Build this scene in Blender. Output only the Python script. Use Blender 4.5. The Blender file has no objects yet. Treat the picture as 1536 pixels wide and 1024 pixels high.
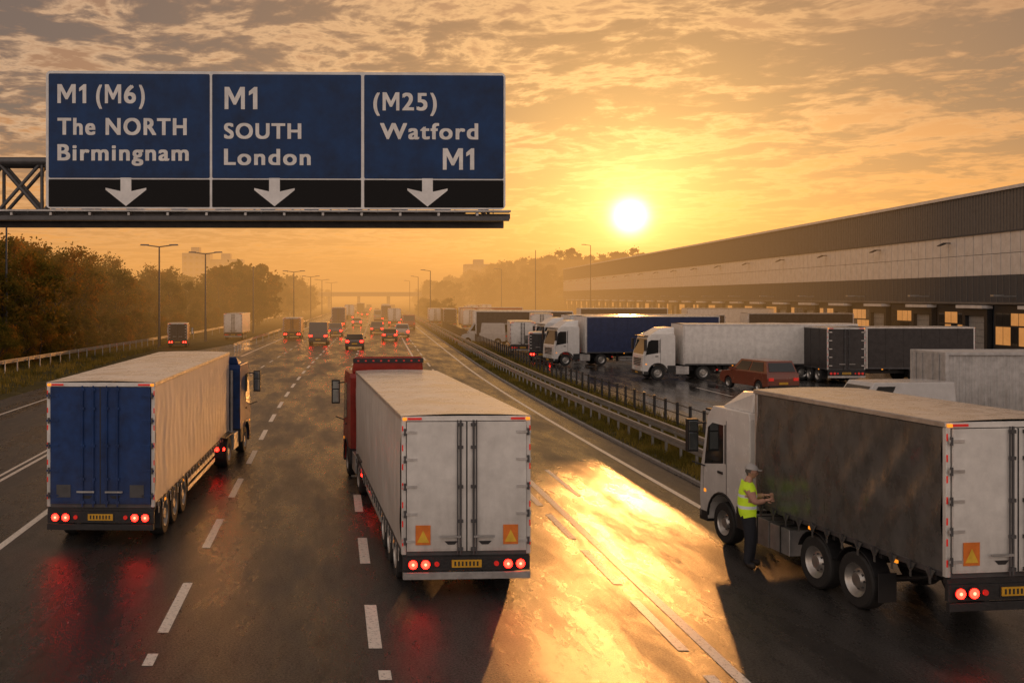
import bpy, bmesh, math, random
from mathutils import Vector, Matrix, noise
random.seed(7)
scene=bpy.context.scene
scene.view_settings.view_transform='Standard'; scene.view_settings.look='None'; scene.view_settings.exposure=0
col=scene.collection

# ------------------------------------------------------------------ materials
MATS={}
def new_mat(name):
    m=bpy.data.materials.new(name); m.use_nodes=True
    nt=m.node_tree; b=nt.nodes['Principled BSDF']; return m,nt,b
def mat(name,c,rough=0.5,metal=0.0,var=0.12,scale=3.0,bump=0.0,bscale=20.0,emit=None,es=0,spec=0.5,coat=0.0,stretch=(1,1,1),rvar=0.1,dirt=0.0):
    if name in MATS: return MATS[name]
    m,nt,b=new_mat(name); N=nt.nodes; L=nt.links
    tc=N.new('ShaderNodeTexCoord'); mp=N.new('ShaderNodeMapping'); mp.inputs['Scale'].default_value=stretch
    L.new(tc.outputs['Object'],mp.inputs['Vector'])
    n=N.new('ShaderNodeTexNoise'); n.inputs['Scale'].default_value=scale; n.inputs['Detail'].default_value=6; n.inputs['Roughness'].default_value=0.65
    L.new(mp.outputs['Vector'],n.inputs['Vector'])
    r=N.new('ShaderNodeValToRGB')
    lo=[max(0,x*(1-2.2*var)) for x in c]; hi=[min(1,x*(1+1.2*var)) for x in c]
    r.color_ramp.elements[0].position=0.3; r.color_ramp.elements[0].color=(*lo,1)
    r.color_ramp.elements[1].position=0.65; r.color_ramp.elements[1].color=(*hi,1)
    L.new(n.outputs['Fac'],r.inputs['Fac'])
    out=r.outputs['Color']
    if dirt>0:
        s=N.new('ShaderNodeSeparateXYZ'); L.new(tc.outputs['Object'],s.inputs[0])
        mr=N.new('ShaderNodeMapRange'); mr.inputs['From Min'].default_value=0.6; mr.inputs['From Max'].default_value=2.6
        mr.inputs['To Min'].default_value=dirt; mr.inputs['To Max'].default_value=0.07
        L.new(s.outputs['Z'],mr.inputs['Value'])
        n2=N.new('ShaderNodeTexNoise'); n2.inputs['Scale'].default_value=2.2; n2.inputs['Detail'].default_value=8
        mp2=N.new('ShaderNodeMapping'); mp2.inputs['Scale'].default_value=(2,2,.35); L.new(tc.outputs['Object'],mp2.inputs['Vector']); L.new(mp2.outputs[0],n2.inputs['Vector'])
        mu=N.new('ShaderNodeMath'); mu.operation='MULTIPLY'; L.new(mr.outputs[0],mu.inputs[0]); L.new(n2.outputs['Fac'],mu.inputs[1])
        mu2=N.new('ShaderNodeMath'); mu2.operation='MULTIPLY'; mu2.inputs[1].default_value=1.6; mu2.use_clamp=True; L.new(mu.outputs[0],mu2.inputs[0])
        mx=N.new('ShaderNodeMix'); mx.data_type='RGBA'; L.new(mu2.outputs[0],mx.inputs[0]); L.new(out,mx.inputs[6]); mx.inputs[7].default_value=(.09,.07,.05,1)
        out=mx.outputs[2]
    L.new(out,b.inputs['Base Color'])
    mr=N.new('ShaderNodeMapRange'); mr.inputs['To Min'].default_value=max(.03,rough-rvar); mr.inputs['To Max'].default_value=min(1,rough+rvar)
    L.new(n.outputs['Fac'],mr.inputs['Value']); L.new(mr.outputs[0],b.inputs['Roughness'])
    b.inputs['Metallic'].default_value=metal; b.inputs['Specular IOR Level'].default_value=spec; b.inputs['Coat Weight'].default_value=coat
    if bump>0:
        nb=N.new('ShaderNodeTexNoise'); nb.inputs['Scale'].default_value=bscale; nb.inputs['Detail'].default_value=5
        L.new(mp.outputs['Vector'],nb.inputs['Vector'])
        bp=N.new('ShaderNodeBump'); bp.inputs['Strength'].default_value=bump; bp.inputs['Distance'].default_value=0.05
        L.new(nb.outputs['Fac'],bp.inputs['Height']); L.new(bp.outputs[0],b.inputs['Normal'])
    if emit:
        b.inputs['Emission Color'].default_value=(*emit,1); b.inputs['Emission Strength'].default_value=es
    MATS[name]=m; return m

M_tyre=mat('tyre_rubber',(.02,.02,.02),.75,bump=.2)
M_rim=mat('steel_rim',(.45,.44,.42),.35,.8)
M_black=mat('black_plastic',(.02,.02,.022),.5)
M_chas=mat('chassis_steel',(.03,.03,.032),.55,.3,bump=.2)
M_steel=mat('galvanised_steel',(.42,.42,.42),.40,.7,bump=.1)
M_dsteel=mat('dark_steel',(.10,.10,.105),.5,.5)
M_alu=mat('aluminium_trim',(.6,.6,.6),.35,.8)
M_white=mat('white_panel_paint',(.76,.745,.715),.35,var=.07,dirt=.55)
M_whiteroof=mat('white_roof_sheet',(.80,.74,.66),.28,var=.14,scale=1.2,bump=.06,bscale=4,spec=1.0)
M_whitecurt=mat('pale_curtain_vinyl',(.66,.63,.59),.32,var=.08,bump=.2,bscale=1.5,stretch=(1,1,.35),dirt=.35,spec=.6)
M_greycurt=mat('grey_curtain_vinyl',(.085,.085,.082),.28,var=.18,bump=.7,bscale=1.8,stretch=(1,1,.6),spec=.8,rvar=.12)
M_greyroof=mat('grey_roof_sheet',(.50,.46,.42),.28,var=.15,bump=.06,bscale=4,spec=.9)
M_blue=mat('blue_truck_paint',(.008,.042,.16),.40,var=.2,dirt=.35,spec=.3)
M_navy=mat('navy_curtain',(.022,.034,.095),.45,bump=.2,bscale=2)
M_red=mat('red_truck_paint',(.32,.025,.015),.35,dirt=.2,spec=.4)
M_wcab=mat('white_cab_paint',(.76,.75,.73),.25,coat=.3,dirt=.25,var=.04)
M_glass=mat('dark_glass',(.015,.018,.02),.06,var=.02,rvar=.02,spec=.8)
M_glow=mat('tail_lamp_lit',(.6,.02,.01),.3,emit=(1,.008,.004),es=24)
M_glowcore=mat('tail_lamp_core',(.6,.1,.05),.3,emit=(1,.16,.09),es=6)
M_redlens=mat('red_reflector',(.5,.02,.015),.25,emit=(1,.03,.02),es=.22)  # weak emission added: reflectors and unlit lenses shine without being lamps
M_amber=mat('amber_lamp',(.8,.28,.02),.25,emit=(1,.3,.02),es=1.0)
M_plate=mat('yellow_number_plate',(.62,.34,.025),.4)
M_orange=mat('orange_hazard_board',(.75,.2,.03),.4)
M_yel=mat('yellow_hazard_triangle',(.8,.5,.05),.4)
M_head=mat('headlamp_glass',(.7,.7,.68),.1)
M_dark=mat('dark_container_paint',(.035,.03,.03),.5,var=.25,bump=.1)
M_mirror=mat('mirror_glass',(.5,.55,.55),.05,1.0)
M_winlit=mat('warm_window',(.3,.2,.1),.1,emit=(1,.40,.10),es=.42,var=.3,scale=.6)

# ------------------------------------------------------------------ mesh builder
class MB:
    def __init__(s): s.v=[];s.f=[];s.fm=[];s.mats=[];s.sm=[]
    def mi(s,m):
        if m not in s.mats: s.mats.append(m)
        return s.mats.index(m)
    def add(s,vs,fs,m,smooth=False):
        b=len(s.v); s.v+= [tuple(v) for v in vs]; i=s.mi(m)
        for f in fs: s.f.append([b+k for k in f]); s.fm.append(i); s.sm.append(smooth)
    def box(s,x0,x1,y0,y1,z0,z1,m):
        s.add([(x0,y0,z0),(x1,y0,z0),(x1,y1,z0),(x0,y1,z0),(x0,y0,z1),(x1,y0,z1),(x1,y1,z1),(x0,y1,z1)],
              [(0,3,2,1),(4,5,6,7),(0,1,5,4),(1,2,6,5),(2,3,7,6),(3,0,4,7)],m)
    def prism(s,prof,a0,a1,m,axis='X',inset=0):
        n=len(prof)
        if axis=='X': vs=[(a0,p[0],p[1]) for p in prof]+[(a1,p[0],p[1]) for p in prof]
        elif axis=='Y': vs=[(p[0],a0,p[1]) for p in prof]+[(p[0],a1,p[1]) for p in prof]
        else: vs=[(p[0],p[1],a0) for p in prof]+[(p[0],p[1],a1) for p in prof]
        fs=[list(range(n))[::-1],[n+i for i in range(n)]]+[(i,(i+1)%n,n+(i+1)%n,n+i) for i in range(n)]
        s.add(vs,fs,m)
    def hexa(s,b,t,m):
        s.add(list(b)+list(t),[(0,3,2,1),(4,5,6,7),(0,1,5,4),(1,2,6,5),(2,3,7,6),(3,0,4,7)],m)
    def tube(s,p0,p1,r,m,seg=8,r1=None):
        p0=Vector(p0);p1=Vector(p1);d=(p1-p0).normalized(); r1=r if r1 is None else r1
        a=d.orthogonal().normalized(); b=d.cross(a)
        vs=[];
        for p,rr in((p0,r),(p1,r1)):
            for i in range(seg):
                t=2*math.pi*i/seg; vs.append(p+a*math.cos(t)*rr+b*math.sin(t)*rr)
        fs=[(i,(i+1)%seg,seg+(i+1)%seg,seg+i) for i in range(seg)]
        s.add(vs,fs,m,True); s.add(vs[:seg],[list(range(seg))[::-1]],m); s.add(vs[seg:],[list(range(seg))],m)
    def latheX(s,c,prof,sign,seg=24):
        for k in range(len(prof)-1):
            r0,d0,m=prof[k]; r1,d1,_=prof[k+1]; vs=[]
            for (r,d) in((r0,d0),(r1,d1)):
                for i in range(seg):
                    t=2*math.pi*i/seg; vs.append((c[0]+sign*d,c[1]+r*math.cos(t),c[2]+r*math.sin(t)))
            s.add(vs,[(i,(i+1)%seg,seg+(i+1)%seg,seg+i) for i in range(seg)],m,True)
    def wheel(s,x,y,r,w,sign,rim=None,seg=24):
        rim=rim or M_rim
        s.latheX((x,y,r),[(0.0001,-.02,rim),(.12*r/.5,-.02,rim),(.16*r/.5,-.09,rim),(.40*r,-.10,rim),(.56*r,-.03,rim),(.60*r,0,M_tyre),(.66*r,-.005,M_tyre),(.92*r,0.0,M_tyre),(.985*r,-.03,M_tyre),(r,-.07,M_tyre),(r,-w+.07,M_tyre),(.95*r,-w,M_tyre),(.0001,-w,M_tyre)],sign,seg)
        if seg>16:
            for i in range(8):
                t=i*math.pi/4; yy=y+.3*r*math.cos(t); zz=r+.3*r*math.sin(t)
                s.tube((x-sign*.10,yy,zz),(x-sign*.06,yy,zz),.025,M_dsteel,6)
    def obj(s,name,parent=None,bevel=0,seg=2):
        me=bpy.data.meshes.new(name); me.from_pydata(s.v,[],s.f)
        for m in s.mats: me.materials.append(m)
        for p,i,sm in zip(me.polygons,s.fm,s.sm): p.material_index=i; p.use_smooth=sm
        bm=bmesh.new(); bm.from_mesh(me); bmesh.ops.recalc_face_normals(bm,faces=bm.faces); bm.to_mesh(me); bm.free()
        o=bpy.data.objects.new(name,me); col.objects.link(o)
        if parent: o.parent=parent
        if bevel:
            b=o.modifiers.new('b','BEVEL'); b.width=bevel; b.segments=seg; b.limit_method='ANGLE'; b.angle_limit=math.radians(40); b.harden_normals=False
        return o
def empty(name,loc,rz=0,sc=1):
    e=bpy.data.objects.new(name,None); col.objects.link(e); e.location=loc; e.rotation_euler=(0,0,rz); e.scale=(sc,)*3; e.empty_display_size=.5; return e

# ------------------------------------------------------------------ camera
cam=bpy.data.cameras.new('camera'); co=bpy.data.objects.new('camera',cam); col.objects.link(co)
co.location=(0,0,6); co.rotation_euler=(math.pi/2,0,0)
cam.lens=35; cam.sensor_width=36; cam.shift_x=.1745; cam.shift_y=-.0436; cam.clip_end=9000; cam.clip_start=.1
scene.camera=co

# ------------------------------------------------------------------ sun + sky
sd=Vector((445,1493,120)).normalized()
sun=bpy.data.lights.new('sun','SUN'); sun.energy=2.0; sun.angle=math.radians(.6); sun.color=(1,.40,.10)
so=bpy.data.objects.new('sun',sun); col.objects.link(so); so.rotation_euler=(-sd).to_track_quat('-Z','Y').to_euler(); so.location=(60,200,40)
w=bpy.data.worlds.new('World'); scene.world=w; w.use_nodes=True
nt=w.node_tree; N=nt.nodes; L=nt.links; N.clear()
def inp(sock,v):
    if isinstance(v,(int,float)): sock.default_value=v
    elif isinstance(v,tuple): sock.default_value=(*v,1) if len(v)==3 and sock.type=='RGBA' else v
    else: L.new(v,sock)
def mth(op,a,b=0,clamp=False):
    n=N.new('ShaderNodeMath'); n.operation=op; n.use_clamp=clamp; inp(n.inputs[0],a); inp(n.inputs[1],b); return n.outputs[0]
def mixc(f,a,b,mode='MIX'):
    n=N.new('ShaderNodeMix'); n.data_type='RGBA'; n.blend_type=mode; inp(n.inputs[0],f); inp(n.inputs[6],a); inp(n.inputs[7],b); return n.outputs[2]
tc=N.new('ShaderNodeTexCoord'); sx=N.new('ShaderNodeSeparateXYZ'); L.new(tc.outputs['Generated'],sx.inputs[0])
X,Y,Z=sx.outputs
dt=N.new('ShaderNodeVectorMath'); dt.operation='DOT_PRODUCT'; L.new(tc.outputs['Generated'],dt.inputs[0]); dt.inputs[1].default_value=sd
D=dt.outputs['Value']; Dp=mth('MAXIMUM',D,0.0)
ramp=N.new('ShaderNodeValToRGB'); L.new(Z,ramp.inputs[0]); cr=ramp.color_ramp
for i,(p,c) in enumerate([(0,(.64,.26,.065)),(.06,(.66,.265,.07)),(.13,(.56,.235,.075)),(.21,(.36,.175,.085)),(.5,(.16,.12,.10)),(1,(.15,.15,.17))]):
    if i<2: e=cr.elements[i]; e.position=p
    else: e=cr.elements.new(p)
    e.color=(*c,1)
zz=mth('ADD',mth('MAXIMUM',Z,0.0),.06)
cx=N.new('ShaderNodeCombineXYZ'); L.new(mth('DIVIDE',X,zz),cx.inputs[0]); L.new(mth('DIVIDE',Y,zz),cx.inputs[1])
def nz(sc,det,dist,rg,off):
    mp=N.new('ShaderNodeMapping'); mp.inputs['Location'].default_value=off; L.new(cx.outputs[0],mp.inputs[0])
    n=N.new('ShaderNodeTexNoise'); n.inputs['Scale'].default_value=sc; n.inputs['Detail'].default_value=det; n.inputs['Distortion'].default_value=dist; n.inputs['Roughness'].default_value=rg
    L.new(mp.outputs[0],n.inputs['Vector']); return n.outputs['Fac']
n1=nz(1.9,7,.6,.64,(3,1,0)); n2=nz(.55,2,.2,.5,(7,2,4)); n3=nz(7,4,.3,.6,(1,5,2))
def mr(v,a,b,c,d):
    n=N.new('ShaderNodeMapRange'); inp(n.inputs[0],v); n.inputs[1].default_value=a;n.inputs[2].default_value=b;n.inputs[3].default_value=c;n.inputs[4].default_value=d; return n.outputs[0]
dens=mth('ADD',mth('MULTIPLY',n1,.54),mth('ADD',mth('MULTIPLY',n2,.20),mth('MULTIPLY',n3,.26)))
zm=mr(Z,.04,.17,.35,1)
dark=mth('MULTIPLY',mr(dens,.465,.535,0,1),zm)
lit=mth('MULTIPLY',mth('MULTIPLY',mr(dens,.425,.468,0,1),mr(dens,.475,.515,1,0)),mth('MULTIPLY',zm,mr(X,.28,.50,1,.3)))
sky=ramp.outputs[0]
g1=mth('POWER',Dp,16); g2=mth('POWER',Dp,130); g3=mth('POWER',Dp,11000); g4=mth('POWER',Dp,900)
sky=mixc(g1,sky,(.26,.11,.012),'ADD')
litc=mixc(g1,(.60,.36,.20),(1.0,.52,.17)); sky=mixc(mth('MULTIPLY',lit,.85),sky,litc)
darkc=mixc(g1,(.15,.10,.078),(.44,.205,.065)); sky=mixc(mth('MULTIPLY',dark,.92),sky,darkc)
def scl(f,c):
    n=N.new('ShaderNodeVectorMath'); n.operation='SCALE'; n.inputs[0].default_value=c; inp(n.inputs[3],f); return n.outputs[0]
sky=mixc(1.0,sky,scl(g2,(.48,.27,.05)),'ADD'); sky=mixc(1.0,sky,scl(g3,(7,5.6,3.2)),'ADD'); sky=mixc(1.0,sky,scl(g4,(.7,.48,.17)),'ADD')
back=mr(D,.25,-.7,0,1)
sky=mixc(1.0,sky,scl(back,(.55,.50,.47)),'ADD')
ns=N.new('ShaderNodeTexSky'); ns.sky_type='NISHITA'; ns.sun_disc=False; ns.sun_elevation=math.radians(4.4); ns.sun_rotation=math.atan2(445,1493)
bg1=N.new('ShaderNodeBackground'); L.new(ns.outputs[0],bg1.inputs[0]); bg1.inputs[1].default_value=.015
bg2=N.new('ShaderNodeBackground'); L.new(sky,bg2.inputs[0]); bg2.inputs[1].default_value=1.0
ad=N.new('ShaderNodeAddShader'); L.new(bg1.outputs[0],ad.inputs[0]); L.new(bg2.outputs[0],ad.inputs[1])
wo=N.new('ShaderNodeOutputWorld'); L.new(ad.outputs[0],wo.inputs[0])

# ------------------------------------------------------------------ haze volume
m=bpy.data.materials.new('golden_haze'); m.use_nodes=True; t=m.node_tree; t.nodes.clear()
va=t.nodes.new('ShaderNodeVolumeAbsorption'); va.inputs['Color'].default_value=(0,0,0,1); SIG=.0033; va.inputs['Density'].default_value=SIG
ve=t.nodes.new('ShaderNodeEmission'); ve.inputs[0].default_value=(.84,.38,.10,1); ve.inputs[1].default_value=SIG  # golden glow is built-in emission, standing in for sunlight scattered by the haze
aa=t.nodes.new('ShaderNodeAddShader'); t.links.new(va.outputs[0],aa.inputs[0]); t.links.new(ve.outputs[0],aa.inputs[1])
oo=t.nodes.new('ShaderNodeOutputMaterial'); t.links.new(aa.outputs[0],oo.inputs['Volume'])
hb=MB(); hb.box(-1800,1800,100,3500,-2,22,m); hb.obj('haze')

# ------------------------------------------------------------------ roads & ground
def off(y):
    if y<40: return 0
    if y<90: return .045*(y-40)**2/100
    return .045*(y-65)
YS=[-30,0,10,20,30,40,45,50,55,60,65,70,75,80,85,90,110,140,180,240,320,420,560,800]
def strip(mb,xl,xr,z,m,y0=-30,y1=800):
    ys=[y0]+[y for y in YS if y0<y<y1]+[y1]
    fl=xl if callable(xl) else (lambda y:xl+off(y)); fr=xr if callable(xr) else (lambda y:xr+off(y))
    vs=[];fs=[]
    for y in ys: vs+=[(fl(y),y,z),(fr(y),y,z)]
    for i in range(len(ys)-1): fs.append((2*i,2*i+1,2*i+3,2*i+2))
    mb.add(vs,fs,m)
def asphalt(name,base,wet_lo,wet_hi,bs=1.0,smax=.75):
    m,nt,b=new_mat(name); N=nt.nodes; L=nt.links
    tc=N.new('ShaderNodeTexCoord')
    def nn(s,d,st=(1,1,1),r=.6):
        mp=N.new('ShaderNodeMapping'); mp.inputs['Scale'].default_value=st; L.new(tc.outputs['Object'],mp.inputs[0])
        n=N.new('ShaderNodeTexNoise'); n.inputs['Scale'].default_value=s; n.inputs['Detail'].default_value=d; n.inputs['Roughness'].default_value=r; L.new(mp.outputs[0],n.inputs['Vector']); return n.outputs['Fac']
    def ramp(v,a,b_,c0,c1):
        r=N.new('ShaderNodeMapRange'); L.new(v,r.inputs[0]); r.inputs[1].default_value=a; r.inputs[2].default_value=b_; r.inputs[3].default_value=c0; r.inputs[4].default_value=c1; return r.outputs[0]
    def mul(a,b_):
        n=N.new('ShaderNodeMath'); n.operation='MULTIPLY'; L.new(a,n.inputs[0]); L.new(b_,n.inputs[1]); return n.outputs[0]
    big=nn(.50,7,(1,.20,1),.68); fine=nn(26,4,(1,1,1),.8); mid=nn(3.2,7,(1,.35,1),.75)
    c1=N.new('ShaderNodeValToRGB'); L.new(fine,c1.inputs[0]); c1.color_ramp.elements[0].position=.35; c1.color_ramp.elements[1].position=.72
    c1.color_ramp.elements[0].color=(base*.35,base*.35,base*.36,1); c1.color_ramp.elements[1].color=(base*2.3,base*2.2,base*2.1,1)
    mx=N.new('ShaderNodeMix'); mx.data_type='RGBA'; mx.blend_type='MULTIPLY'; mx.inputs[0].default_value=1
    L.new(c1.outputs[0],mx.inputs[6]); cc=N.new('ShaderNodeCombineColor'); r0=ramp(big,.38,.62,1.25,.65)
    for i in range(3): L.new(r0,cc.inputs[i])
    L.new(cc.outputs[0],mx.inputs[7]); L.new(mx.outputs[2],b.inputs['Base Color'])
    rr=ramp(big,.40,.60,wet_hi,wet_lo); r2=ramp(mid,.35,.65,-.07,.07); ad=N.new('ShaderNodeMath'); ad.operation='ADD'; L.new(rr,ad.inputs[0]); L.new(r2,ad.inputs[1]); L.new(ad.outputs[0],b.inputs['Roughness'])
    sp=mul(ramp(fine,.38,.62,.15,smax),ramp(mid,.38,.60,.25,1.0)); L.new(sp,b.inputs['Specular IOR Level'])
    bp=N.new('ShaderNodeBump'); bp.inputs['Strength'].default_value=.5*bs; bp.inputs['Distance'].default_value=.016; L.new(fine,bp.inputs['Height'])
    bp2=N.new('ShaderNodeBump'); bp2.inputs['Strength'].default_value=.12*bs; bp2.inputs['Distance'].default_value=.04; L.new(mid,bp2.inputs['Height']); L.new(bp.outputs[0],bp2.inputs['Normal'])
    L.new(bp2.outputs[0],b.inputs['Normal'])
    return m
M_asph=asphalt('wet_asphalt',.036,.20,.42)
M_yard=asphalt('yard_asphalt',.045,.06,.34,.35,1.0)
def grassmat(name,a,b_):
    m,nt,b=new_mat(name);N=nt.nodes;L=nt.links
    tc=N.new('ShaderNodeTexCoord'); n=N.new('ShaderNodeTexNoise'); n.inputs['Scale'].default_value=.6; n.inputs['Detail'].default_value=10; n.inputs['Roughness'].default_value=.75; L.new(tc.outputs['Object'],n.inputs['Vector'])
    r=N.new('ShaderNodeValToRGB'); r.color_ramp.elements[0].position=.35;r.color_ramp.elements[1].position=.65;r.color_ramp.elements[0].color=(*a,1);r.color_ramp.elements[1].color=(*b_,1)
    L.new(n.outputs['Fac'],r.inputs[0]); L.new(r.outputs[0],b.inputs['Base Color']); b.inputs['Roughness'].default_value=.95; b.inputs['Specular IOR Level'].default_value=.1
    bp=N.new('ShaderNodeBump'); bp.inputs['Distance'].default_value=.15; L.new(n.outputs['Fac'],bp.inputs['Height']); L.new(bp.outputs[0],b.inputs['Normal'])
    return m
M_ground=grassmat('grass_ground',(.035,.035,.015),(.10,.085,.035))
g=MB(); g.add([(-4000,-200,-.06),(4000,-200,-.06),(4000,6000,-.06),(-4000,6000,-.06)],[(0,1,2,3)],M_ground); g.obj('ground')
r=MB(); strip(r,lambda y:-19.5+off(y) if y<95 else (-19.5+min(1,(y-95)/45)*6.0+off(y)),lambda y:11.6+off(y),0,M_asph); r.obj('motorway')
r=MB(); r.add([(11.6,-30,-.004),(120,-30,-.004),(120,31,-.004),(11.6,31,-.004)],[(0,1,2,3)],M_asph); r.obj('lorry_park_road')
r=MB(); strip(r,lambda y:16.2+off(y)+max(0,(y-60))*.012,lambda y:150,-.008,M_yard,31,420); r.obj('yard_pavement')
M_kerb=mat('concrete_kerb',(.28,.26,.24),.8,bump=.3)
kb=MB()
ys=[31]+[y for y in YS if 31<y<420]
for a,b in zip(ys[:-1],ys[1:]):
    for x in(11.6,16.05):
        kb.hexa([(x+off(a),a,-.05),(x+.14+off(a),a,-.05),(x+.14+off(b),b,-.05),(x+off(b),b,-.05)],[(x+off(a),a,.10),(x+.14+off(a),a,.10),(x+.14+off(b),b,.10),(x+off(b),b,.10)],M_kerb)
kb.obj('kerb')
M_verge=grassmat('verge_soil',(.05,.045,.018),(.12,.10,.04))
vg=MB(); strip(vg,11.74,16.05,.06,M_verge,31,420); vg.obj('grass_verge')
m,nt_,b_=new_mat('road_paint'); NN=nt_.nodes; LL=nt_.links
tcx=NN.new('ShaderNodeTexCoord'); nx=NN.new('ShaderNodeTexNoise'); nx.inputs['Scale'].default_value=11; nx.inputs['Detail'].default_value=9; nx.inputs['Roughness'].default_value=.85; LL.new(tcx.outputs['Object'],nx.inputs['Vector'])
rx=NN.new('ShaderNodeValToRGB'); rx.color_ramp.elements[0].position=.36; rx.color_ramp.elements[0].color=(.10,.09,.08,1); rx.color_ramp.elements[1].position=.49; rx.color_ramp.elements[1].color=(.80,.74,.66,1)
LL.new(nx.outputs['Fac'],rx.inputs[0]); LL.new(rx.outputs[0],b_.inputs['Base Color']); b_.inputs['Roughness'].default_value=.36; b_.inputs['Specular IOR Level'].default_value=.7
M_paint=m
mk=MB(); zc=[.004]
def dashes(x,w_,y0,per,ln,y1=500):
    y=y0
    while y<y1:
        strip(mk,x-w_/2,x+w_/2,.005,M_paint,y,y+ln); y+=per
dashes(-3.05,.20,17.8,6,3.1); strip(mk,-3.12,-2.94,.005,M_paint,16.2,16.75)
dashes(.72,.23,17.0,5.4,2.4); strip(mk,.72,.92,.005,M_paint,15.6,16.0)
dashes(5.95,.19,13.0,3.9,2.8,36)
strip(mk,6.30,6.50,.005,M_paint,8,420)
dashes(7.4,.16,30,8,4.5,500)
strip(mk,10.38,10.56,.005,M_paint,25.5,420)
strip(mk,-8.10,-7.9,.005,M_paint,10,30); dashes(-7.0,.15,42,7,3)
strip(mk,-10.95,-10.8,.005,M_paint,10,90); strip(mk,-11.25,-11.12,.005,M_paint,10,90)
strip(mk,-17.1,-16.95,.005,M_paint,10,90)
strip(mk,lambda y:-10.95+off(y),lambda y:-10.75+off(y),.005,M_paint,100,420)
for i in range(9):
    x=24+i*4.2; mk.add([(x,60,-.003),(x+.12,60,-.003),(x+.12,66,-.003),(x,66,-.003)],[(0,1,2,3)],M_paint)
mk.obj('road_markings')

# ------------------------------------------------------------------ trucks
def cab(parent,yb,W,H,paint,top,visor=True,red=False,bar=False):
    c=MB(); F=yb+2.35; wy=yb+1.25; wr=.68
    arch=[(wy+wr*math.cos(a),.50+wr*math.sin(a)) for a in [math.pi*i/10 for i in range(0,11)]]
    arch=[(y,max(z,.62)) for y,z in arch]
    prof=[(F-.02,.45),(F+.03,1.0),(F-.03,1.75),(F-.38,H-.25),(F-.65,H),(yb+.05,H),(yb,H-.15),(yb,1.05),(wy-wr-.02,1.0)]+arch[::-1]+[(wy+wr+.02,.45)]
    c.prism(prof,-W/2,W/2,paint)
    o=c.obj('cab_shell',parent,.06,3)
    c=MB()
    hw=W/2
    for s in(-1,1):
        x=s*(hw+.006); xi=s*(hw-.03)
        win=[(wy-.05,1.95),(F-.22,1.80),(F-.40,H-.55),(F-.62,H-.42),(wy-.05,H-.42)]
        c.prism(win,min(x,xi),max(x,xi),M_glass)
        c.prism([(wy-.16,1.95),(wy-.10,1.95),(wy-.10,H-.4),(wy-.16,H-.4)],min(s*(hw+.004),xi),max(s*(hw+.004),xi),M_black)
        c.box(min(s*(hw+.004),xi),max(s*(hw+.004),xi),wy-.20,wy-.175,1.2,H-.3,M_black)
        c.box(min(s*(hw+.004),xi),max(s*(hw+.004),xi),F-.16,F-.145,1.15,1.75,M_black)
        c.box(min(s*(hw+.03),xi),max(s*(hw+.03),xi),wy-.02,wy+.2,1.68,1.74,M_black)
        c.box(min(s*(hw+.01),s*(hw-.25)),max(s*(hw+.01),s*(hw-.25)),wy+wr+.03,F-.06,.38,.62,M_black)
        c.box(min(s*(hw+.02),s*(hw-.25)),max(s*(hw+.02),s*(hw-.25)),yb+.02,wy-wr,.55,1.05,M_black)
        pts=[(wy+(wr+.03)*math.cos(a),.50+(wr+.03)*math.sin(a)) for a in [math.pi*i/12 for i in range(13)]]
        for p,q in zip(pts[:-1],pts[1:]): c.tube((s*hw,p[0],max(p[1],.55)),(s*hw,q[0],max(q[1],.551)),.035,M_black,6)
        mx=s*(hw+.28)
        c.tube((s*hw,F-.3,H-.45),(mx,F-.12,H-.5),.025,M_black); c.tube((s*hw,F-.25,1.75),(mx,F-.12,1.85),.02,M_black)
        c.box(mx-.14,mx+.14,F-.18,F-.04,H-1.2,H-.38,M_black)
        c.box(mx-.11,mx+.11,F-.19,F-.181,H-1.15,H-.72,M_mirror); c.box(mx-.11,mx+.11,F-.19,F-.181,H-.68,H-.43,M_mirror)
        c.box(min(s*(hw-.1),s*(hw-.5)),max(s*(hw-.1),s*(hw-.5)),F-.02,F+.06,.66,.9,M_head)
        c.box(min(s*(hw-.02),s*(hw+.012)),max(s*(hw-.02),s*(hw+.012)),F-.3,F-.2,1.1,1.18,M_amber)
    def fr(z): return F-.03-(z-1.75)*(.35/(H-.25-1.75))
    a,b=1.85,H-.35
    c.hexa([(-hw+.1,fr(a)+.008,a),(hw-.1,fr(a)+.008,a),(hw-.1,fr(a)-.03,a),(-hw+.1,fr(a)-.03,a)],[(-hw+.14,fr(b)+.008,b),(hw-.14,fr(b)+.008,b),(hw-.14,fr(b)-.03,b),(-hw+.14,fr(b)-.03,b)],M_glass)
    for i in range(5): c.box(-hw+.45,hw-.45,F-.02,F+.045,1.0+i*.12,1.07+i*.12,M_black)
    c.box(-hw+.02,hw-.02,F-.03,F+.07,.36,.62,M_black); c.box(-.28,.28,F+.07,F+.08,.45,.56,M_plate)
    c.box(-hw+.08,hw-.08,F-.42,F-.12,H-.16,H-.11,M_black)
    c.obj('cab_trim',parent,.012,1)
    if top>H+.08:
        d=MB()
        d.hexa([(-hw+.08,yb+.05,H-.01),(hw-.08,yb+.05,H-.01),(hw-.2,F-.68,H-.01),(-hw+.2,F-.68,H-.01)],[(-hw+.12,yb+.02,top),(hw-.12,yb+.02,top),(hw-.35,yb+.9,top-.06),(-hw+.35,yb+.9,top-.06)],paint)
        d.obj('roof_deflector',parent,.06,3)
    d=MB(); d.box(-.5,.5,yb-.06,yb+.02,1.3,1.9,M_black)
    if bar:
        d.box(-hw+.1,hw-.1,yb-.03,yb+.12,top-.20,top-.06,M_black)
        for i in range(9): xx=-hw+.25+i*(2*hw-.5)/8; d.box(xx-.03,xx+.03,yb-.045,yb-.03,top-.155,top-.115,M_redlens)
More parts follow.
